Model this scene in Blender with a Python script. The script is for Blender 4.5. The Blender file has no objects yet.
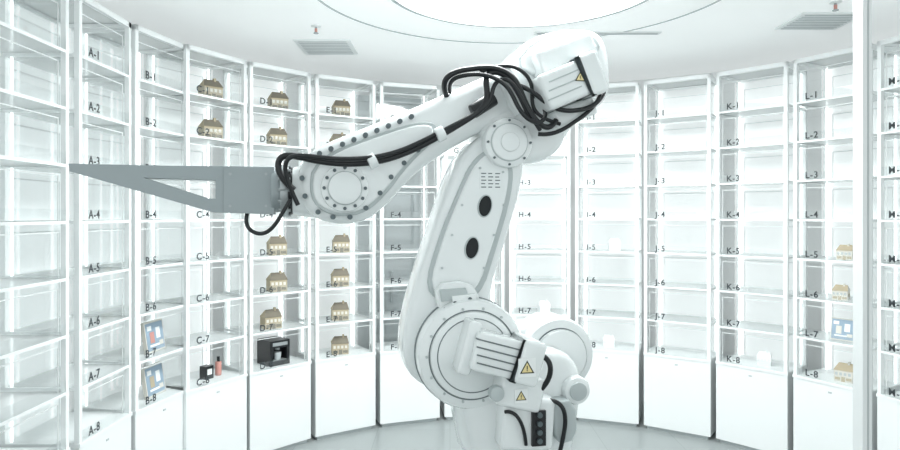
import bpy, bmesh, math, random
from mathutils import Vector, Matrix
random.seed(4)
sc = bpy.context.scene
COL = sc.collection
ROW = 0.28
EYE = 1.79

# ------------------------------------------------------------------ materials
def mat(name, col, rough=0.5, metal=0.0, emis=0.0, noise=0.0, coat=0.0):
    m = bpy.data.materials.new(name); m.use_nodes = True
    nt = m.node_tree; b = nt.nodes['Principled BSDF']
    b.inputs['Base Color'].default_value = (*col, 1)
    b.inputs['Roughness'].default_value = rough
    b.inputs['Metallic'].default_value = metal
    b.inputs['Coat Weight'].default_value = coat
    if emis:
        b.inputs['Emission Color'].default_value = (0.97, 1.0, 1.0, 1)
        b.inputs['Emission Strength'].default_value = emis
    if noise:
        tc = nt.nodes.new('ShaderNodeTexCoord'); n = nt.nodes.new('ShaderNodeTexNoise')
        n.inputs['Scale'].default_value = 6; n.inputs['Detail'].default_value = 5
        r = nt.nodes.new('ShaderNodeMapRange')
        r.inputs['To Min'].default_value = 1 - noise; r.inputs['To Max'].default_value = 1
        mx = nt.nodes.new('ShaderNodeMix'); mx.data_type = 'RGBA'; mx.blend_type = 'MULTIPLY'
        mx.inputs[0].default_value = 1
        mx.inputs[6].default_value = (*col, 1)
        nt.links.new(tc.outputs['Object'], n.inputs['Vector'])
        nt.links.new(n.outputs['Fac'], r.inputs['Value'])
        nt.links.new(r.outputs['Result'], mx.inputs[7])
        nt.links.new(mx.outputs[2], b.inputs['Base Color'])
    return m

M_white = mat('white_powder_coat', (0.88, 0.905, 0.905), 0.45)
M_shelf = mat('shelf_white', (0.78, 0.805, 0.805), 0.3)
M_cab = mat('cabinet_white', (0.87, 0.895, 0.895), 0.4)
M_back = mat('backlit_panel', (0.84, 0.86, 0.86), 0.6, emis=0.22)
M_led = mat('led_strip', (1, 1, 1), 0.5, emis=2.0)
M_trim = mat('grey_trim', (0.50, 0.54, 0.55), 0.4)
M_wall = mat('wall_paint', (0.86, 0.875, 0.875), 0.7, noise=0.03)
M_ceil = mat('ceiling_added_glow', (0.88, 0.90, 0.90), 0.8, noise=0.02, emis=0.20)  # plain white ceiling with an added overall glow to brighten it
M_lamp = mat('ceiling_lamp_diffuser', (1, 1, 1), 0.5, emis=7.0)
M_ink = mat('label_ink', (0.04, 0.05, 0.055), 0.6)
M_robot = mat('robot_paint', (0.85, 0.885, 0.888), 0.18, noise=0.03, coat=0.7)
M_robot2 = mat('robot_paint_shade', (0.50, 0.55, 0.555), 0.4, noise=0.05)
M_seam = mat('robot_seam', (0.16, 0.19, 0.20), 0.5)
M_steel = mat('brushed_steel', (0.42, 0.45, 0.46), 0.38, metal=0.6)
M_bolt = mat('bolt_dark', (0.11, 0.14, 0.15), 0.4, metal=0.4)
M_grip = mat('gripper_grey', (0.34, 0.385, 0.40), 0.42, metal=0.2, noise=0.06)
M_black = mat('black_rubber', (0.008, 0.010, 0.012), 0.35)
M_dark = mat('hole_shade_and_print', (0.010, 0.013, 0.015), 0.7)
M_yel = mat('warning_yellow', (0.80, 0.68, 0.34), 0.5)
M_tan = mat('kraft_card', (0.56, 0.48, 0.34), 0.8, noise=0.3)
M_tanw = mat('pale_card', (0.74, 0.72, 0.66), 0.8, noise=0.1)
M_roof = mat('roof_card', (0.20, 0.18, 0.14), 0.8)
M_blue = mat('print_blue', (0.42, 0.55, 0.68), 0.6, noise=0.5)
M_red = mat('print_red', (0.62, 0.30, 0.26), 0.5)
M_door = mat('door_grey', (0.58, 0.62, 0.63), 0.35)

def mixmat(name, tcol, fac, second, rough=0.05, col=(1,1,1)):
    m = bpy.data.materials.new(name); m.use_nodes = True
    nt = m.node_tree; nt.nodes.clear()
    o = nt.nodes.new('ShaderNodeOutputMaterial'); t = nt.nodes.new('ShaderNodeBsdfTransparent')
    g = nt.nodes.new(second); x = nt.nodes.new('ShaderNodeMixShader')
    t.inputs[0].default_value = (*tcol, 1)
    if second == 'ShaderNodeBsdfGlossy': g.inputs['Roughness'].default_value = rough
    g.inputs[0].default_value = (*col, 1)
    x.inputs[0].default_value = fac
    nt.links.new(t.outputs[0], x.inputs[1]); nt.links.new(g.outputs[0], x.inputs[2]); nt.links.new(x.outputs[0], o.inputs[0])
    return m
M_glass = mixmat('clear_acrylic', (0.975, 0.985, 0.985), 0.07, 'ShaderNodeBsdfGlossy')
M_frost = mixmat('frosted_acrylic', (0.97, 0.985, 0.985), 0.55, 'ShaderNodeBsdfPrincipled', col=(0.84, 0.86, 0.86))

M_floor = mat('floor_vinyl', (0.3, 0.33, 0.33), 0.3)
nt = M_floor.node_tree; b = nt.nodes['Principled BSDF']
tc = nt.nodes.new('ShaderNodeTexCoord'); br = nt.nodes.new('ShaderNodeTexBrick')
br.offset = 0; br.inputs['Scale'].default_value = 1.0
br.inputs['Brick Width'].default_value = 0.6; br.inputs['Row Height'].default_value = 0.6
br.inputs['Mortar Size'].default_value = 0.003
br.inputs['Color1'].default_value = (0.30, 0.33, 0.33, 1); br.inputs['Color2'].default_value = (0.32, 0.35, 0.35, 1)
br.inputs['Mortar'].default_value = (0.24, 0.27, 0.27, 1)
nt.links.new(tc.outputs['Object'], br.inputs['Vector']); nt.links.new(br.outputs['Color'], b.inputs['Base Color'])

# ------------------------------------------------------------------ mesh helpers
def finish(bm, name, mats, parent=None, smooth=35, loc=None):
    bmesh.ops.recalc_face_normals(bm, faces=bm.faces)
    me = bpy.data.meshes.new(name); bm.to_mesh(me); bm.free()
    for m in mats: me.materials.append(m)
    if smooth:
        for p in me.polygons: p.use_smooth = True
        me.set_sharp_from_angle(angle=math.radians(smooth))
    ob = bpy.data.objects.new(name, me); COL.objects.link(ob)
    if parent: ob.parent = parent
    if loc: ob.location = loc
    return ob

def bbox(bm, x0, x1, y0, y1, z0, z1, mi=0):
    v = [bm.verts.new(p) for p in ((x0,y0,z0),(x1,y0,z0),(x1,y1,z0),(x0,y1,z0),(x0,y0,z1),(x1,y0,z1),(x1,y1,z1),(x0,y1,z1))]
    for f in ((0,3,2,1),(4,5,6,7),(0,1,5,4),(1,2,6,5),(2,3,7,6),(3,0,4,7)):
        bm.faces.new([v[i] for i in f]).material_index = mi

def empty(name, loc=(0,0,0), rz=0, parent=None):
    e = bpy.data.objects.new(name, None); COL.objects.link(e)
    e.location = loc; e.rotation_euler = (0,0,rz); e.empty_display_size = 0.1
    if parent: e.parent = parent
    return e

def chaikin(p, n=2):
    for _ in range(n):
        q = []
        for i in range(len(p)):
            a, b = p[i], p[(i+1) % len(p)]
            q.append((a[0]*.75+b[0]*.25, a[1]*.75+b[1]*.25)); q.append((a[0]*.25+b[0]*.75, a[1]*.25+b[1]*.75))
        p = q
    return p

def offset(p, d):
    n = len(p); A = sum(p[i][0]*p[(i+1)%n][1]-p[(i+1)%n][0]*p[i][1] for i in range(n))
    s = 1 if A > 0 else -1; out = []
    for i in range(n):
        a, b, c = Vector(p[i-1]), Vector(p[i]), Vector(p[(i+1)%n])
        e1 = (b-a).normalized(); e2 = (c-b).normalized(); t = (e1+e2)
        if t.length < 1e-6: t = e1
        t.normalize(); nrm = Vector((-t.y, t.x))*s
        out.append((b.x+nrm.x*d, b.y+nrm.y*d))
    return out

def rprism_bm(bm, poly, y0, y1, r=0.02, seg=4, mi=0):
    """rounded slab: outline poly in the XZ plane, from y0 to y1, edge radius r"""
    r = min(r, abs(y1-y0)*0.49); L = []
    for k in range(seg+1):
        a = math.pi/2*k/seg; L.append((y0 + r*(1-math.sin(a)), r*(1-math.cos(a))))
    L = L[::-1]
    L2 = [(y1-(y-y0), d) for y, d in L][::-1]
    rings = []
    for y, d in L+L2:
        rings.append([bm.verts.new((q[0], y, q[1])) for q in offset(poly, d)])
    n = len(poly)
    for a, b in zip(rings, rings[1:]):
        for i in range(n):
            bm.faces.new((a[i], a[(i+1)%n], b[(i+1)%n], b[i])).material_index = mi
    bm.faces.new(rings[0]).material_index = mi; bm.faces.new(rings[-1][::-1]).material_index = mi

def rprism(name, poly, y0, y1, m, parent, r=0.02, seg=4, smooth=40):
    bm = bmesh.new(); rprism_bm(bm, poly, y0, y1, r, seg)
    return finish(bm, name, [m], parent, smooth)

def cyl_bm(bm, p0, p1, r0, r1=None, seg=48, bev=0.0, mi=0):
    r1 = r0 if r1 is None else r1
    p0 = Vector(p0); p1 = Vector(p1); ax = (p1-p0).normalized()
    up = Vector((0,0,1)) if abs(ax.z) < .9 else Vector((1,0,0))
    u = ax.cross(up).normalized(); w = ax.cross(u)
    st = [(0, r0-bev), (bev*.3, r0-bev*.3), (bev, r0)] if bev else [(0, r0)]
    Ln = (p1-p0).length
    st += [(Ln-bev, r1), (Ln-bev*.3, r1-bev*.3), (Ln, r1-bev)] if bev else [(Ln, r1)]
    R = [[bm.verts.new(p0+ax*h+(u*math.cos(2*math.pi*i/seg)+w*math.sin(2*math.pi*i/seg))*rr) for i in range(seg)] for h, rr in st]
    for a, b in zip(R, R[1:]):
        for i in range(seg):
            bm.faces.new((a[i], a[(i+1)%seg], b[(i+1)%seg], b[i])).material_index = mi
    bm.faces.new(R[0]).material_index = mi; bm.faces.new(R[-1][::-1]).material_index = mi

def cyl(name, p0, p1, r0, m, parent, r1=None, bev=0.0, seg=48):
    bm = bmesh.new(); cyl_bm(bm, p0, p1, r0, r1, seg, bev)
    return finish(bm, name, [m], parent, 30)

def tube(name, pts, r, m, parent):
    cu = bpy.data.curves.new(name, 'CURVE'); cu.dimensions = '3D'; cu.bevel_depth = r; cu.bevel_resolution = 4
    s = cu.splines.new('NURBS'); s.points.add(len(pts)-1); s.order_u = 4; s.use_endpoint_u = True; s.resolution_u = 8
    for i, p in enumerate(pts): s.points[i].co = (*p, 1)
    cu.use_fill_caps = True; cu.materials.append(m)
    ob = bpy.data.objects.new(name, cu); COL.objects.link(ob); ob.parent = parent
    return ob

# ------------------------------------------------------------------ room
CX, CY, R = 0.5, 3.27, 2.42
CEIL = EYE + 1.30
bm = bmesh.new(); bbox(bm, -5, 6, -2.5, 7.6, -0.1, 0); finish(bm, 'floor', [M_floor], smooth=0)
LX, LY, LR = 0.42, 3.66, 0.78
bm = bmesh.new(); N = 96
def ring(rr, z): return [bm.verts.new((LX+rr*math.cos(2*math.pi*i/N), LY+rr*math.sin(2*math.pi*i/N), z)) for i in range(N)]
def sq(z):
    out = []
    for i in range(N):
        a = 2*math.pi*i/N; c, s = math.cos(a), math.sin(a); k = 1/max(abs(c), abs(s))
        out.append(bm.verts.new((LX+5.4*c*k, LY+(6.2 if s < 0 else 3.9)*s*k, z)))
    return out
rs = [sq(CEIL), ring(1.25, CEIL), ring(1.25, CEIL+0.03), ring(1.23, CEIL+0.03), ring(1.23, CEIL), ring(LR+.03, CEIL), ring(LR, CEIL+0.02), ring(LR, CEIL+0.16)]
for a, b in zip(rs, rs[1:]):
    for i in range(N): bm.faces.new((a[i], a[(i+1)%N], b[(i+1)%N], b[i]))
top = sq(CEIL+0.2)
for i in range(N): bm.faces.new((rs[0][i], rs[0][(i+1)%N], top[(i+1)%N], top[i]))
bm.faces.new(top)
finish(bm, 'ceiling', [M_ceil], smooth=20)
cyl('ceiling_light', (LX, LY, CEIL+0.06), (LX, LY, CEIL+0.14), LR-0.01, M_lamp, None, seg=96)
for k_, (r0, r1, z0, z1) in enumerate(((LR+.0, LR+.03, CEIL-.010, CEIL-.001), (1.232, 1.248, CEIL-.003, CEIL+.004))):  # second ring: grey strip standing in for shade in the ceiling groove
    bm = bmesh.new()
    vs = [[bm.verts.new((LX+r*math.cos(2*math.pi*i/N), LY+r*math.sin(2*math.pi*i/N), z)) for i in range(N)] for r, z in ((r0,z0),(r1,z0),(r1,z1),(r0,z1))]
    for k in range(4):
        for i in range(N): bm.faces.new((vs[k][i], vs[k][(i+1)%N], vs[(k+1)%4][(i+1)%N], vs[(k+1)%4][i]))
    finish(bm, 'trim_and_groove_shade_%d' % (k_+1), [M_trim], smooth=30)
# curved wall
bm = bmesh.new(); n = 72; W = []
for i in range(n+1):
    a = math.radians(-112+224*i/n)
    W.append([bm.verts.new((CX+rr*math.sin(a), CY+rr*math.cos(a), z)) for rr, z in ((3.25,0),(3.25,CEIL),(3.35,CEIL),(3.35,0))])
for a, b in zip(W, W[1:]):
    for k in range(4): bm.faces.new((a[k], b[k], b[(k+1)%4], a[(k+1)%4]))
bm.faces.new(W[0]); bm.faces.new(W[-1][::-1])
finish(bm, 'wall_curved', [M_wall], smooth=30)
# grey service door in front of the wall
th = math.radians(-21)
bm = bmesh.new(); bbox(bm, -.36, .36, -.05, .0, 0, 2.86, 0); bbox(bm, -.42, -.36, -.06, .0, 0, 2.92, 1); bbox(bm, .36, .42, -.06, .0, 0, 2.92, 1); bbox(bm, -.36, .36, -.06, 0, 2.86, 2.92, 1)
bbox(bm, -.012, .012, -.055, -.05, 0, 2.86, 1); bbox(bm, .05, .07, -.10, -.05, .95, 1.25, 1)
d_ = finish(bm, 'door_1', [M_door, M_trim], smooth=0, loc=(CX+3.19*math.sin(th), CY+3.19*math.cos(th), 0)); d_.rotation_euler = (0, 0, -th)

# air vents
def vent(x, y, w, d):
    bm = bmesh.new(); z = CEIL
    bbox(bm, -w/2, w/2, -d/2, d/2, -0.012, 0, 0)
    for i in range(9):
        yy = -d/2+.03+(d-.06)*i/8.0
        bbox(bm, -w/2+.03, w/2-.03, yy-.005, yy+.005, -0.0145, -0.010, 1)
    finish(bm, 'ceiling_vent', [M_white, M_trim], smooth=0, loc=(x, y, z))
vent(-0.95, 5.0, 0.42, 0.42); vent(2.47, 4.33, 0.42, 0.36)
def sprinkler(x, y):
    e = empty('fire_sprinkler', (x, y, CEIL))
    cyl('escutcheon', (0,0,-.01), (0,0,0), .035, M_white, e, bev=.003)
    cyl('stem', (0,0,-.05), (0,0,-.01), .008, M_steel, e)
    cyl('deflector', (0,0,-.055), (0,0,-.05), .018, M_steel, e)
    cyl('bulb', (0,0,-.045), (0,0,-.02), .010, M_red, e, seg=12)
sprinkler(-0.92, 4.45); sprinkler(2.35, 3.95); sprinkler(0.95, 5.25)
bm = bmesh.new(); bbox(bm, -.45, .45, -.03, .03, -.008, 0, 0); bbox(bm, -.43, .43, -.012, .012, -.012, -.007, 1)
finish(bm, 'slot_diffuser', [M_shelf, M_trim], smooth=0, loc=(1.05, 4.62, CEIL))

# ------------------------------------------------------------------ display towers
TW, TD = 0.53, 0.40
towers = {}
def shelf_z(n): return EYE + (4-n)*ROW - 0.030     # top surface of shelf n
def tower(letter, x, y, th):
    rz = -th
    e = empty('display_tower', (x, y, 0), rz)
    zt = EYE + 4*ROW; zb = shelf_z(8)
    bm = bmesh.new(); h = TW/2; p = 0.026
    bbox(bm, -h, h, 0, TD, 0.03, zb-0.02, 1)
    bbox(bm, -h+.02, h-.02, .02, TD, 0, 0.03, 4)
    bbox(bm, -h-.004, h+.004, -.006, TD, zb-.02, zb, 0)
    bbox(bm, -.012, .012, -.004, 0, zb-.075, zb-.065, 4)
    for px in (-h, h-p):
        bbox(bm, px, px+p, 0, p, zb, zt, 0); bbox(bm, px, px+p, TD-p, TD, zb, zt, 0)
    # top frame: four rails with a frosted lid so light comes through
    bbox(bm, -h, h, 0, p, zt-.03, zt, 0); bbox(bm, -h, h, TD-p, TD, zt-.03, zt, 0)
    for px in (-h, h-p): bbox(bm, px, px+p, p, TD-p, zt-.03, zt, 0)
    bbox(bm, -h+p, h-p, p, TD-p, zt-.012, zt-.004, 6)
    if letter != 'F':
        bbox(bm, -h+p, h-p, TD-.012, TD-.004, zb, zt-.03, 2)
    for px in (-h+p, h-p-.008):
        bbox(bm, px, px+.008, TD-.045, TD-.035, zb, zt-.03, 3)
    for nn in range(1, 8):
        z = shelf_z(nn)
        bbox(bm, -h+.004, h-.004, 0.005, TD-.012, z-.010, z, 6)
        bbox(bm, -h+p, h-p, -0.001, 0.004, z-.014, z, 0)
        for px in (-h, h-.012): bbox(bm, px, px+.012, p, TD-p, z-.014, z+.002, 0)
    for nn in range(1, 9):
        z = shelf_z(nn)
        bbox(bm, -h+p+.03, h-p-.03, TD-.018, TD-.013, z+.215, z+.221, 5)
        for px in (-h+p+.03, h-p-.034): bbox(bm, px, px+.004, TD-.018, TD-.013, z, z+.221, 5)
        for px in (-h+p+.01, h-p-.014): bbox(bm, px, px+.004, .03, .034, z, z+.225, 5)
        bbox(bm, -h+p+.01, h-p-.01, .03, .034, z+.222, z+.227, 5)
    finish(bm, 'frame', [M_white, M_cab, M_back, M_led, M_trim, M_shelf, M_frost], e, 0)
    bm = bmesh.new()
    for px in (-h+.012, h-.015):
        bbox(bm, px, px+.003, p, TD-p, zb, zt-.03)
    if letter == 'F': bbox(bm, -h+p, h-p, TD-.010, TD-.006, zb, zt-.03)
    finish(bm, 'acrylic_sides', [M_glass], e, 0)
    bm = bmesh.new()
    for nn in range(1, 9):
        z = shelf_z(nn)
        bbox(bm, -h+p, h-p, .001, .004, z, z+.058)
    finish(bm, 'acrylic_lips', [M_glass], e, 0)
    if letter:
        for nn in range(1, 9):
            cu = bpy.data.curves.new('label', 'FONT'); cu.body = '%s-%d' % (letter, nn)
            cu.size = 0.064; cu.extrude = 0.0006; cu.space_character = 1.15; cu.align_x = 'CENTER'
            cu.offset = 0.0010
            cu.materials.append(M_ink)
            t = bpy.data.objects.new('label_%s_%d' % (letter, nn), cu); COL.objects.link(t)
            t.parent = e; t.location = (-h+0.135, -0.0015, EYE+(4-nn)*ROW-.018); t.rotation_euler = (math.pi/2, 0, 0)
    towers[letter or 'Z'] = Matrix.Translation((x, y, 0)) @ Matrix.Rotation(rz, 4, 'Z')
    return e
step = math.radians(13.5)
for i, L in enumerate('ABCDEFGHIJKLM'):
    th = (i-6.5)*step
    x, y = CX+R*math.sin(th), CY+R*math.cos(th)
    if L == 'A': x, y, th = -1.862, 3.52, math.radians(-90)
    if L == 'B': x, y, th = -1.79, 4.06, math.radians(-78)
    if L == 'C': x, y, th = -1.60, 4.47, math.radians(-62)
    tower(L, x, y, th)
tower(None, -1.88, 2.94, math.radians(-91))

# ------------------------------------------------------------------ goods on shelves
def house_mesh(name, body, roof, win):
    bm = bmesh.new(); w, d, h1, h2 = .064, .05, .085, .138
    bbox(bm, -w, w, -d, d, 0, h1, 0)
    P = [(-w-.004,-d-.004,h1),(w+.004,-d-.004,h1),(w+.004,d+.004,h1),(-w-.004,d+.004,h1),(-w+.020,0,h2),(w-.008,0,h2)]
    v = [bm.verts.new(q) for q in P]
    for f, m in (((0,1,5,4),1),((2,3,4,5),1),((1,2,5),0),((3,0,4),0),((0,3,2,1),0)):
        bm.faces.new([v[i] for i in f]).material_index = m
    for i in range(4):
        x = -.055+i*.03
        bbox(bm, x, x+.018, -d-.002, -d, .048, .070, 2)
    bbox(bm, -.012, .014, -d-.002, -d, .0, .038, 1)
    bbox(bm, -.056, -.02, -d-.002, -d, .012, .032, 1)
    bbox(bm, .02, .058, -d-.002, -d, .012, .032, 1)
    bbox(bm, w, w+.002, -.03, -.005, .03, .06, 1); bbox(bm, w, w+.002, .01, .035, .03, .06, 1)
    bbox(bm, .02, .034, -.012, .012, h2-.03, h2+.012, 0)
    bmesh.ops.recalc_face_normals(bm, faces=bm.faces)
    me = bpy.data.meshes.new(name); bm.to_mesh(me); bm.free()
    for m in (body, roof, win): me.materials.append(m)
    return me
HM = house_mesh('paper_house', M_tan, M_roof, M_tanw)
HW = house_mesh('paper_house_pale', M_tanw, M_tan, M_trim)
HP = house_mesh('paper_house_white', M_white, M_white, M_shelf)
def place(ob_or_mesh, name, L, n, u, dep=.13, rz=0, sc_=1):
    ob = bpy.data.objects.new(name, ob_or_mesh) if isinstance(ob_or_mesh, bpy.types.Mesh) else ob_or_mesh
    if ob.name not in COL.objects: COL.objects.link(ob)
    ob.matrix_world = towers[L] @ Matrix.Translation((u, dep, shelf_z(n)+.0005)) @ Matrix.Rotation(rz, 4, 'Z') @ Matrix.Scale(sc_, 4)
    return ob
for L, n, u in (('C',1,0.05),('C',2,0.05),('D',1,.05),('D',2,.04),('D',5,.04),('D',6,.04),('D',7,-.01),
                ('E',1,0.01),('E',2,-.01),('E',5,0.01),('E',6,0),('E',7,0),('E',8,0)):
    place(HM, 'paper_house', L, n, u, rz=-.25+random.uniform(-.1,.1), sc_=1.04)
for L, n, u in (('L',8,.03),('M',2,0),('M',3,0),('M',4,0),('M',5,0),('M',8,0)):
    place(HW, 'paper_house', L, n, u, rz=.2, sc_=.9)
for L, n, u in (('I',5,.05),('I',8,.0),('H',7,.04),('L',5,.03),('L',6,.0),('K',8,.05)):
    place(HW if L == 'L' else HP, 'paper_house', L, n, u, rz=.3, sc_=.75)
def book(L, n, u, c1, c2, s=1.0):
    bm = bmesh.new(); bbox(bm, -.09, .09, -.01, .01, 0, .17, 0); bbox(bm, -.082, .082, -.0115, -.0101, .01, .16, 1)
    bbox(bm, -.05, -.01, -.0125, -.0116, .05, .11, 2); bbox(bm, .01, .05, -.0125, -.0116, .07, .13, 3)
    bbox(bm, -.06, .03, -.0130, -.0126, .03, .042, 3); bbox(bm, .03, .07, -.0130, -.0126, .03, .055, 0)
    bbox(bm, -.07, -.03, -.0130, -.0126, .12, .145, 3)
    bmesh.ops.rotate(bm, verts=bm.verts, cent=(0,0.01,0), matrix=Matrix.Rotation(-.15, 3, 'X'))
    ob = finish(bm, 'picture_book', [M_tanw, c1, c2, M_white], None, 0)
    place(ob, 'picture_book', L, n, u, .10, .1, s)
book('B', 7, .05, M_blue, M_red, 1.15); book('B', 8, .05, M_blue, M_tan, 1.15); book('L', 7, .03, M_blue, M_tanw, .9)
e = empty('coffee_machine')
bm = bmesh.new(); bbox(bm, -.085,.085,-.02,.10,0,.19,0); bbox(bm,-.085,.085,-.09,-.02,0,.035,0); bbox(bm,-.085,.085,-.09,-.02,.135,.19,0)
bbox(bm,-.06,.06,-.085,-.03,.036,.040,1); bbox(bm,-.065,.065,-.0915,-.09,.15,.175,1)
bbox(bm,-.085,-.06,-.088,-.02,.035,.135,0); bbox(bm,.06,.085,-.088,-.02,.035,.135,0)
cyl_bm(bm,(0,-.05,.115),(0,-.05,.136),.018,mi=1,seg=20); cyl_bm(bm,(0,-.05,.041),(0,-.05,.095),.024,.030,mi=2,seg=24)
finish(bm, 'body', [M_black, M_steel, M_trim], e, 0); place(e, '', 'D', 8, .02, .14)
e = empty('spray_canister_set')
bm = bmesh.new(); cyl_bm(bm,(.06,0,0),(.06,0,.10),.022,mi=0,bev=.006,seg=24); cyl_bm(bm,(.06,0,.10),(.06,0,.135),.010,mi=1,seg=16)
bbox(bm,-.08,-.01,-.03,.03,0,.09,1); bbox(bm,-.065,-.025,-.0315,-.03,.03,.07,2)
finish(bm, 'cans', [M_red, M_black, M_shelf], e, 30); place(e, '', 'C', 8, .07, .14)

# ------------------------------------------------------------------ robot
# The arm lies in one vertical plane, yawed PSI about the base axis at (AX, AY).
# Outlines come from a side elevation of that plane; P() converts elevation units
# (a across, b down) to metres in the arm's own frame (x along the arm, z up) for layer v.
AX, AY, PSI = 0.346, 3.2, math.radians(12)
cP, sP = math.cos(PSI), math.sin(PSI)
RY = 0.0
def P(a, b, v=.12):
    k = (a-450)/648.0
    t = (k*(AY - v*cP) - AX - v*sP)/(cP - k*sP)
    d = AY + t*sP - v*cP
    return (t, EYE+(215-b)/648.0*d)
def V(a, b, v=0): q = P(a, b, v); return (q[0], RY-v, q[1])
def poly(pts, n=2, v=.12): return chaikin([P(q[0], q[1], v) for q in pts], n)
rb = empty('industrial_robot_arm', (AX, AY, 0), PSI)

# --- pedestal and turntable
px0 = 0.0
bm = bmesh.new()
cyl_bm(bm, (px0, RY, 0), (px0, RY, .06), .46, bev=.012); cyl_bm(bm, (px0, RY, .06), (px0, RY, .36), .34, .30, bev=.01)
cyl_bm(bm, (px0, RY, .36), (px0, RY, .44), .36, bev=.015); bbox(bm, px0-.2, px0+.45, RY-.2, RY+.2, .06, .30)
finish(bm, 'pedestal', [M_robot], rb, 30)
rprism('turret_frame', poly([(460,395),(480,372),(560,345),(586,372),(580,420),(568,490),(480,492),(472,440)],2,.22), RY-.22, RY+.25, M_robot, rb, r=.05)
rprism('turret_cheek', poly([(500,330),(560,322),(585,345),(588,400),(560,430),(505,420),(490,380)],2,0), RY+.02, RY+.24, M_robot, rb, r=.04)
cx, cz = P(560, 356, .06)
cyl('shoulder_gearbox_far', (cx, RY-.06, cz), (cx, RY+.20, cz), .185, M_robot, rb, bev=.03)
cyl('gearbox_far_seam', (cx, RY-.064, cz), (cx, RY-.055, cz), .138, M_seam, rb, bev=.002)
cyl('gearbox_far_hub', (cx, RY-.09, cz), (cx, RY-.06, cz), .134, M_robot, rb, bev=.02)

# --- lower arm
low = [(464,150),(488,130),(515,136),(526,162),(519,200),(503,252),(488,300),(500,325),(505,360),(480,395),(440,395),(406,375),(402,340),(414,288),(434,228),(449,180)]
rprism('lower_arm', poly(low,2,.10), RY-.10, RY+.14, M_robot, rb, r=.030)
rim = [(471,161),(490,147),(513,157),(513,192),(497,247),(481,298),(450,304),(423,292),(438,238),(456,195)]
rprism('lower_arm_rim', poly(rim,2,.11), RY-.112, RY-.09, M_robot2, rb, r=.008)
face = [(474,165),(490,151),(509,160),(509,190),(493,245),(477,294),(450,299),(428,289),(443,238),(460,195)]
rprism('lower_arm_face', poly(face,2,.12), RY-.122, RY-.09, M_robot, rb, r=.012)
bm = bmesh.new()
for a, b in ((485,206),(472,248)):
    c = P(a, b, .125)
    pl = [(c[0]+.036*math.cos(t)+.006*math.sin(t), c[1]+.054*math.sin(t)) for t in [2*math.pi*i/28 for i in range(28)]]
    rprism_bm(bm, pl, RY-.128, RY-.10, .004, 2, 0)
    rprism_bm(bm, offset(pl, .006), RY-.130, RY-.11, .001, 1, 1)  # dark disc on the face stands in for shade inside an uncut hole
finish(bm, 'lower_arm_ports', [M_robot2, M_dark], rb, 40)
bm = bmesh.new()
for a, b in ((480,168),(503,172),(462,205),(504,205),(452,235),(494,235),(442,268),(484,268),(438,288),(470,293)):
    q = V(a, b, .124); cyl_bm(bm, (q[0], -.128, q[2]), (q[0], -.11, q[2]), .006, seg=10)
finish(bm, 'lower_arm_bolts', [M_robot2], rb, 0)
rprism('side_bracket', poly([(434,284),(470,280),(482,300),(478,318),(440,315)],1,.17), RY-.17, RY-.10, M_robot, rb, r=.012)
rprism('bracket_clamp', poly([(440,290),(466,288),(470,298),(442,302)],0,.19), RY-.19, RY-.16, M_robot2, rb, r=.006)
rprism('bracket_block', poly([(452,296),(476,294),(478,308),(454,311)],0,.20), RY-.20, RY-.16, M_robot, rb, r=.006)
bm = bmesh.new()
for a, b in ((445,309),(455,303),(470,299)):
    q = V(a, b, .2); cyl_bm(bm, (q[0], -.206, q[2]), (q[0], -.16, q[2]), .009, seg=12)
finish(bm, 'bracket_bolts', [M_bolt], rb, 0)

# --- shoulder disc, near side
sx, sz = P(473, 355, .23)
bm = bmesh.new()
cyl_bm(bm, (sx, RY-.23, sz), (sx, RY-.08, sz), .25, bev=.03, seg=72)
cyl_bm(bm, (sx, RY-.245, sz), (sx, RY-.225, sz), .195, bev=.006, seg=72)
finish(bm, 'shoulder_gearbox', [M_robot], rb, 30)
bm = bmesh.new()
N2 = 72
def hoop(bm, cx_, cz_, rr, w, yf, yb, mi=0):
    vs = [[bm.verts.new((cx_+(rr+o_)*math.cos(2*math.pi*i/N2), y_, cz_+(rr+o_)*math.sin(2*math.pi*i/N2))) for i in range(N2)] for o_, y_ in ((-w,yf),(w,yf),(w,yb),(-w,yb))]
    for k in range(4):
        for i in range(N2): bm.faces.new((vs[k][i], vs[k][(i+1)%N2], vs[(k+1)%4][(i+1)%N2], vs[(k+1)%4][i])).material_index = mi
hoop(bm, sx, sz, .200, .003, RY-.2312, RY-.22); hoop(bm, sx, sz, .165, .0025, RY-.2456, RY-.24); hoop(bm, sx, sz, .252, .002, -.15, -.14)
finish(bm, 'shoulder_seams', [M_seam], rb, 30)
bm = bmesh.new()
for i in range(14):
    a = 2*math.pi*i/14; c = (sx+.212*math.cos(a), sz+.212*math.sin(a))
    cyl_bm(bm, (c[0], RY-.237, c[1]), (c[0], RY-.22, c[1]), .006, seg=8)
finish(bm, 'shoulder_bolts', [M_robot2], rb, 0)

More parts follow.
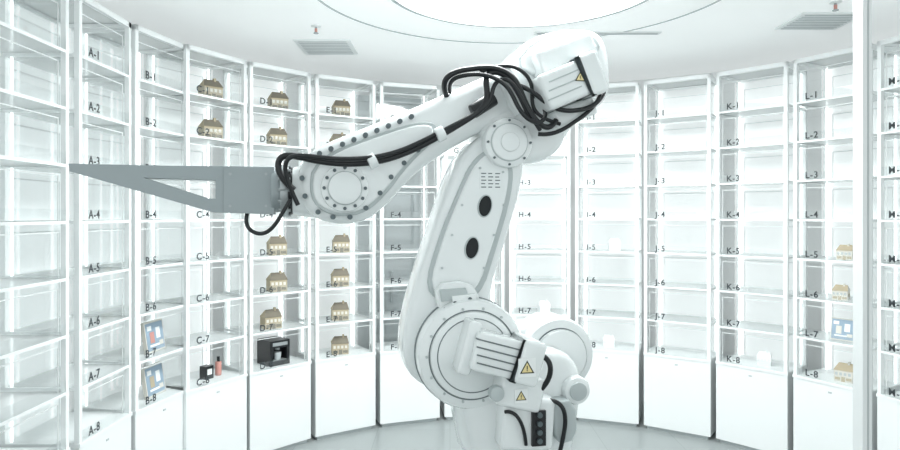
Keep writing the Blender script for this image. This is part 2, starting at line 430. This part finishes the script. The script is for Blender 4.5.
def rot_box(name, a0, b0, a1, b1, half, y0, y1, m, r=.012):
    v = RY-y0
    p0 = Vector(P(a0,b0,v)); p1 = Vector(P(a1,b1,v)); d = (p1-p0).normalized(); nn = Vector((-d.y, d.x))*half
    pl = [tuple(p0+nn), tuple(p1+nn), tuple(p1-nn), tuple(p0-nn)]
    out = []
    for i in range(4):
        a, b_, c = Vector(pl[i-1]), Vector(pl[i]), Vector(pl[(i+1)%4]); k = min(.02, half*.4)
        q0 = b_+(a-b_).normalized()*k; q1 = b_+(c-b_).normalized()*k
        out += [tuple(q0), tuple(b_*.5+(q0+q1)*.25), tuple(q1)]
    return rprism(name, out, y0, y1, m, rb, r=r)
rot_box('motor_flange', 464,347, 477,350, .118, RY-.36, RY-.22, M_robot)
rot_box('motor_body', 475,351, 522,362, .084, RY-.40, RY-.23, M_robot)
for i in range(4):
    rot_box('motor_rib', 477,339+i*8, 520,350+i*8, .003, RY-.404, RY-.38, M_seam, r=.001)
rot_box('motor_joint_seam', 518,361, 521,362, .094, RY-.41, RY-.22, M_seam, r=.003)
rot_box('motor_cap', 520,361, 543,367, .098, RY-.42, RY-.21, M_robot, r=.018)
def warning(a, b, v, s, plate=True):
    x, z = P(a, b, v); y = RY-v; bm = bmesh.new()
    if plate: bbox(bm, x-s*1.15, x+s*1.15, y-.002, y, z-s*1.0, z+s*1.35, 0)
    def tri(k, yy, mi):
        v_ = [bm.verts.new((x+k*s*math.cos(t), yy, z+k*s*math.sin(t))) for t in (math.pi/2, math.pi/2+2.094, math.pi/2+4.189)]
        bm.faces.new(v_).material_index = mi
    tri(1.1, y-.0024, 2); tri(.82, y-.0028, 1)
    bbox(bm, x-s*.06, x+s*.06, y-.0034, y-.0028, z-s*.05, z+s*.42, 2); bbox(bm, x-s*.06, x+s*.06, y-.0034, y-.0028, z-s*.25, z-s*.13, 2)
    finish(bm, 'warning_label', [M_white, M_yel, M_dark], rb, 0)
warning(527, 369, .421, .034)
rot_box('axis1_motor', 500,389, 544,398, .075, RY-.36, RY-.20, M_robot, r=.02)
rot_box('axis1_motor_top', 503,425, 555,425, .115, RY-.33, RY-.18, M_robot, r=.02)
warning(521, 397, .361, .026)
bm = bmesh.new()
c = P(538, 427, .33); bbox(bm, c[0]-.032, c[0]+.032, RY-.345, RY-.325, c[1]-.080, c[1]+.075, 0)
for i in range(4): cyl_bm(bm, (c[0], RY-.36, c[1]-.055+i*.038), (c[0], RY-.34, c[1]-.055+i*.038), .012, seg=14, mi=1)
finish(bm, 'connector_panel', [M_black, M_bolt], rb, 0)
q = P(573, 388, .2)
cyl('encoder_cap', (q[0], -.26, q[1]), (q[0], -.05, q[1]), .066, M_robot, rb, bev=.02)
cyl('encoder_ring', (q[0], -.27, q[1]), (q[0], -.255, q[1]), .042, M_robot2, rb, bev=.004)
q = P(497, 394, .38)
cyl('knob', (q[0], -.39, q[1]), (q[0], -.34, q[1]), .032, M_robot2, rb, bev=.006)
rprism('cable_gland_plate', poly([(552,402),(576,400),(578,440),(556,446)],1,.3), RY-.30, RY-.20, M_robot2, rb, r=.012)
tube('motor_hose', [V(540,355,.34),V(549,358,.38),V(553,372,.38),V(546,385,.36),V(538,392,.34)], .012, M_black, rb)
tube('motor_hose_b', [V(545,400,.3),V(560,400,.34),V(568,415,.34),V(564,435,.32),V(558,460,.3)], .010, M_black, rb)
tube('motor_hose_c', [V(505,412,.33),V(515,410,.36),V(524,420,.36),V(526,445,.34)], .008, M_black, rb)

# --- elbow housing
elb = [(496,92),(512,56),(530,38),(556,29),(590,27),(606,36),(612,62),(612,98),(588,114),(570,130),(562,150),(540,164),(505,162),(484,146),(480,122)]
rprism('elbow_housing', poly(elb,2,.12), RY-.12, RY+.18, M_robot, rb, r=.045, seg=5)
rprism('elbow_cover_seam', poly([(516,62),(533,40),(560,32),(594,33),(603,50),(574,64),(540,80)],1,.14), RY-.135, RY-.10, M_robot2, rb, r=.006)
rprism('elbow_top_cover', poly([(519,62),(535,43),(560,35),(592,36),(600,49),(573,61),(540,77)],1,.165), RY-.165, RY-.10, M_robot, rb, r=.02)
ex, ez = P(510, 142, .17)
cyl('elbow_pivot', (ex, RY-.16, ez), (ex, RY+.19, ez), .118, M_robot, rb, bev=.015)
cyl('elbow_pivot_seam', (ex, RY-.165, ez), (ex, RY-.155, ez), .090, M_robot2, rb, bev=.002)
cyl('elbow_pivot_cap', (ex, RY-.172, ez), (ex, RY-.155, ez), .086, M_robot, rb, bev=.006)
cyl('elbow_pivot_hub', (ex, RY-.180, ez), (ex, RY-.17, ez), .045, M_robot, rb, bev=.006)
bm = bmesh.new()
for i in range(8):
    a = 2*math.pi*i/8; cyl_bm(bm, (ex+.103*math.cos(a), RY-.166, ez+.103*math.sin(a)), (ex+.103*math.cos(a), RY-.155, ez+.103*math.sin(a)), .006, seg=8)
finish(bm, 'elbow_bolts', [M_bolt], rb, 0)
rot_box('wrist_motor', 545,93, 588,75, .085, RY-.30, RY-.11, M_robot, r=.02)
rot_box('wrist_motor_seam', 584,77, 587,75.5, .097, RY-.305, RY-.11, M_seam, r=.003)
rot_box('wrist_motor_cap', 586,76, 604,69, .10, RY-.31, RY-.11, M_robot, r=.02)
rot_box('wrist_motor_b', 540,64, 596,43, .06, RY-.24, RY-.10, M_robot, r=.02)
rot_box('wrist_motor_c', 556,120, 596,104, .045, RY-.20, RY-.05, M_robot, r=.02)
for i in range(3): rot_box('wrist_motor_rib', 549,82+i*9, 582,68+i*9, .003, RY-.303, RY-.28, M_robot2, r=.001)
warning(580, 78, .302, .026, False)
rprism('elbow_flange', poly([(498,66),(512,62),(530,108),(516,116)],1,.19), RY-.19, RY+.17, M_robot, rb, r=.012)

# --- forearm
fore = [(304,156),(320,144),(395,115),(455,89),(500,69),(514,86),(520,112),(500,122),(447,150),(410,178),(388,205),(362,224),(325,224),(300,206),(295,180)]
rprism('forearm', poly(fore,2,.125), RY-.125, RY+.125, M_robot, rb, r=.05, seg=5)
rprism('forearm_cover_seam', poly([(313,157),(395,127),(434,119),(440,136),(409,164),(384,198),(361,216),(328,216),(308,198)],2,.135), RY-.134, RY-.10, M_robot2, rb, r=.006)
rprism('forearm_cover', poly([(315,160),(395,130),(430,122),(436,135),(407,161),(382,195),(359,213),(330,213),(311,198)],2,.142), RY-.142, RY-.10, M_robot, rb, r=.010)
jx, jz = P(345, 188, .17)
cyl('wrist_joint', (jx, RY-.160, jz), (jx, RY+.15, jz), .105, M_robot, rb, bev=.008)
cyl('wrist_joint_ring', (jx, RY-.165, jz), (jx, RY-.15, jz), .076, M_robot2, rb, bev=.002)
cyl('wrist_joint_cap', (jx, RY-.180, jz), (jx, RY-.160, jz), .072, M_robot, rb, bev=.006)
bm = bmesh.new()
bp = [(308+ i*11.5, 158-i*4.6) for i in range(10)] + [(318,212),(333,217),(350,217),(366,208),(380,193),(391,177),(404,163),(305,196),(302,178),(418,150),(430,141)]
for a, b in bp:
    q = V(a, b, .14); cyl_bm(bm, (q[0], RY-.146, q[2]), (q[0], RY-.08, q[2]), .0115, seg=12)
for i in range(12):
    a = 2*math.pi*i/12; cyl_bm(bm, (jx+.090*math.cos(a), RY-.166, jz+.090*math.sin(a)), (jx+.090*math.cos(a), RY-.155, jz+.090*math.sin(a)), .008, seg=8)
finish(bm, 'forearm_bolts', [M_bolt], rb, 0)
# --- wrist & flange
wz = P(288, 191, 0)[1]
def X(a): return P(a, 191, 0)[0]
cyl('wrist_body', (X(292), RY, wz), (X(330), RY, wz), .112, M_robot, rb, r1=.13, bev=.015)
cyl('wrist_ring_dark', (X(288), RY, wz), (X(293), RY, wz), .108, M_black, rb, bev=.004)
cyl('wrist_flange', (X(281), RY, wz), (X(289), RY, wz), .118, M_steel, rb, bev=.006)
cyl('tool_adapter', (X(272), RY, wz), (X(282), RY, wz), .098, M_grip, rb, bev=.004)
bm = bmesh.new()
for i in range(14):
    a = 2*math.pi*i/14; yy, zz = RY+.113*math.cos(a), wz+.113*math.sin(a)
    cyl_bm(bm, (X(279), yy*1, zz), (X(291), yy, zz), .007, seg=8)
finish(bm, 'flange_bolts', [M_steel], rb, 0)

# --- fork gripper plate with triangular opening (filled 2D outline, extruded)
def plate(name, outer, holes, v0, v1, m):
    cu = bpy.data.curves.new(name, 'CURVE'); cu.dimensions = '2D'; cu.fill_mode = 'BOTH'
    cu.extrude = abs(v1-v0)/2; cu.bevel_depth = 0.002
    for pts in [outer]+holes:
        s = cu.splines.new('POLY'); s.points.add(len(pts)-1); s.use_cyclic_u = True
        for i, q in enumerate(pts):
            c = P(q[0], q[1], max(v0, v1)); s.points[i].co = (c[0], c[1], 0, 1)
    cu.materials.append(m)
    ob = bpy.data.objects.new(name, cu); COL.objects.link(ob); ob.parent = rb
    ob.rotation_euler = (math.pi/2, 0, 0); ob.location = (0, RY-(v0+v1)/2, 0)
plate('gripper_plate', [(69,164),(160,166),(274,167),(274,214),(213,212),(203,209),(70,171)], [[(140,177),(216,180),(216,199),(208,199)]], -.04, .05, M_grip)
plate('gripper_block', [(224,168),(274,167),(274,214),(224,212)], [], -.06, .058, M_grip)
bm = bmesh.new()
for a, b in ((230,174),(266,174),(230,206),(266,206)):
    q = V(a,b,.06); cyl_bm(bm, (q[0], RY-.064, q[2]), (q[0], RY-.05, q[2]), .006, seg=12)
finish(bm, 'gripper_bolts', [M_steel], rb, 0)

# --- hoses and cables
def hose(name, pts, r=.013): return tube(name, [V(*p) for p in pts], r, M_black, rb)
hose('dress_hose_a', [(530,118,.22),(522,98,.24),(512,80,.22),(498,70,.20),(484,74,.20),(488,92,.20),(486,108,.2),(460,124,.19),(430,142,.18),(400,156,.18),(370,164,.19),(330,164,.19),(300,157,.19),(284,154,.18),(276,162,.16),(280,178,.16),(294,190,.15)], .014)
hose('dress_hose_b', [(540,130,.22),(528,112,.26),(518,88,.25),(505,76,.22),(492,84,.22),(492,104,.2),(470,117,.20),(440,132,.19),(405,150,.20),(375,158,.21),(335,160,.22),(300,154,.22),(282,158,.2),(286,180,.17),(298,205,.15)], .010)
hose('dress_loop_a', [(447,97,.1),(441,84,.17),(450,72,.2),(470,69,.2),(495,66,.21),(515,76,.23),(522,95,.24),(534,122,.24),(550,132,.22),(556,120,.2)], .013)
hose('dress_loop_b', [(450,92,.1),(448,80,.18),(462,75,.22),(485,73,.23),(508,84,.24),(516,104,.25),(526,120,.25),(545,126,.24),(548,108,.2),(535,96,.16)], .010)
hose('dress_loop_c', [(604,92,.2),(598,106,.24),(575,112,.26),(556,110,.26),(540,98,.24),(528,88,.22),(514,84,.2)], .011)
hose('dress_loop_d', [(604,84,.18),(600,104,.22),(575,122,.24),(554,136,.22),(538,134,.2)], .010)
hose('dress_loop_e', [(480,72,.2),(500,64,.21),(520,66,.2),(534,84,.2),(530,104,.22),(538,118,.22),(560,124,.2)], .009)
hose('gripper_loop', [(247,214,.04),(244,226,.08),(256,236,.1),(272,232,.12),(282,214,.14),(290,200,.14)], .009)
cyl('cable_connector', V(472,112,.17), V(494,98,.17), .034, M_black, rb, bev=.006)
for a, b in ((372,161),(440,134)):
    cyl('hose_clamp', V(a-4,b+2,.19), V(a+4,b-2,.19), .034, M_robot, rb, bev=.006)
# data plate
bm = bmesh.new(); q = V(492,180,.125); F = -.1225
bbox(bm, q[0]-.06, q[0]+.05, F-.001, F+.002, q[2]-.045, q[2]+.045, 0)
for i in range(5):
    for j in range(3): bbox(bm, q[0]-.052+j*.034, q[0]-.028+j*.034-.005*((i+j)%2), F-.002, F-.001, q[2]-.036+i*.016, q[2]-.031+i*.016, 1)
o_ = finish(bm, 'data_plate', [M_robot, M_seam], rb, 0)

# --- viewing-booth frame post on the right
bm = bmesh.new(); bbox(bm, 1.592, 1.610, 2.50, 2.56, 0, CEIL, 0); bbox(bm, 1.611, 1.616, 2.50, 2.56, 0, CEIL, 1); bbox(bm, 1.617, 1.628, 2.50, 2.56, 0, CEIL, 0)
finish(bm, 'glass_partition_post', [M_shelf, M_trim], None, 0)

# ------------------------------------------------------------------ light
w = bpy.data.worlds.new('room_ambient'); sc.world = w; w.use_nodes = True
w.node_tree.nodes['Background'].inputs[0].default_value = (0.94, 1.0, 1.0, 1)
w.node_tree.nodes['Background'].inputs[1].default_value = 1.0
def area(name, loc, size, e, rot=(0,0,0)):
    l = bpy.data.lights.new(name, 'AREA'); l.energy = e; l.size = size; l.shape = 'DISK'; l.color = (.97, 1, 1)
    o_ = bpy.data.objects.new(name, l); COL.objects.link(o_); o_.location = loc; o_.rotation_euler = rot; return o_
area('ceiling_disc_lamp', (LX, LY, CEIL+.05), 1.4, 60)

# ------------------------------------------------------------------ camera
cd = bpy.data.cameras.new('camera'); cam = bpy.data.objects.new('camera', cd); COL.objects.link(cam)
cam.location = (0, 0, EYE); cam.rotation_euler = (math.pi/2, 0, 0)
cd.sensor_width = 36; cd.lens = 25.92; cd.shift_y = -10/900
sc.camera = cam
sc.view_settings.view_transform = 'Standard'
sc.view_settings.exposure = 0.30
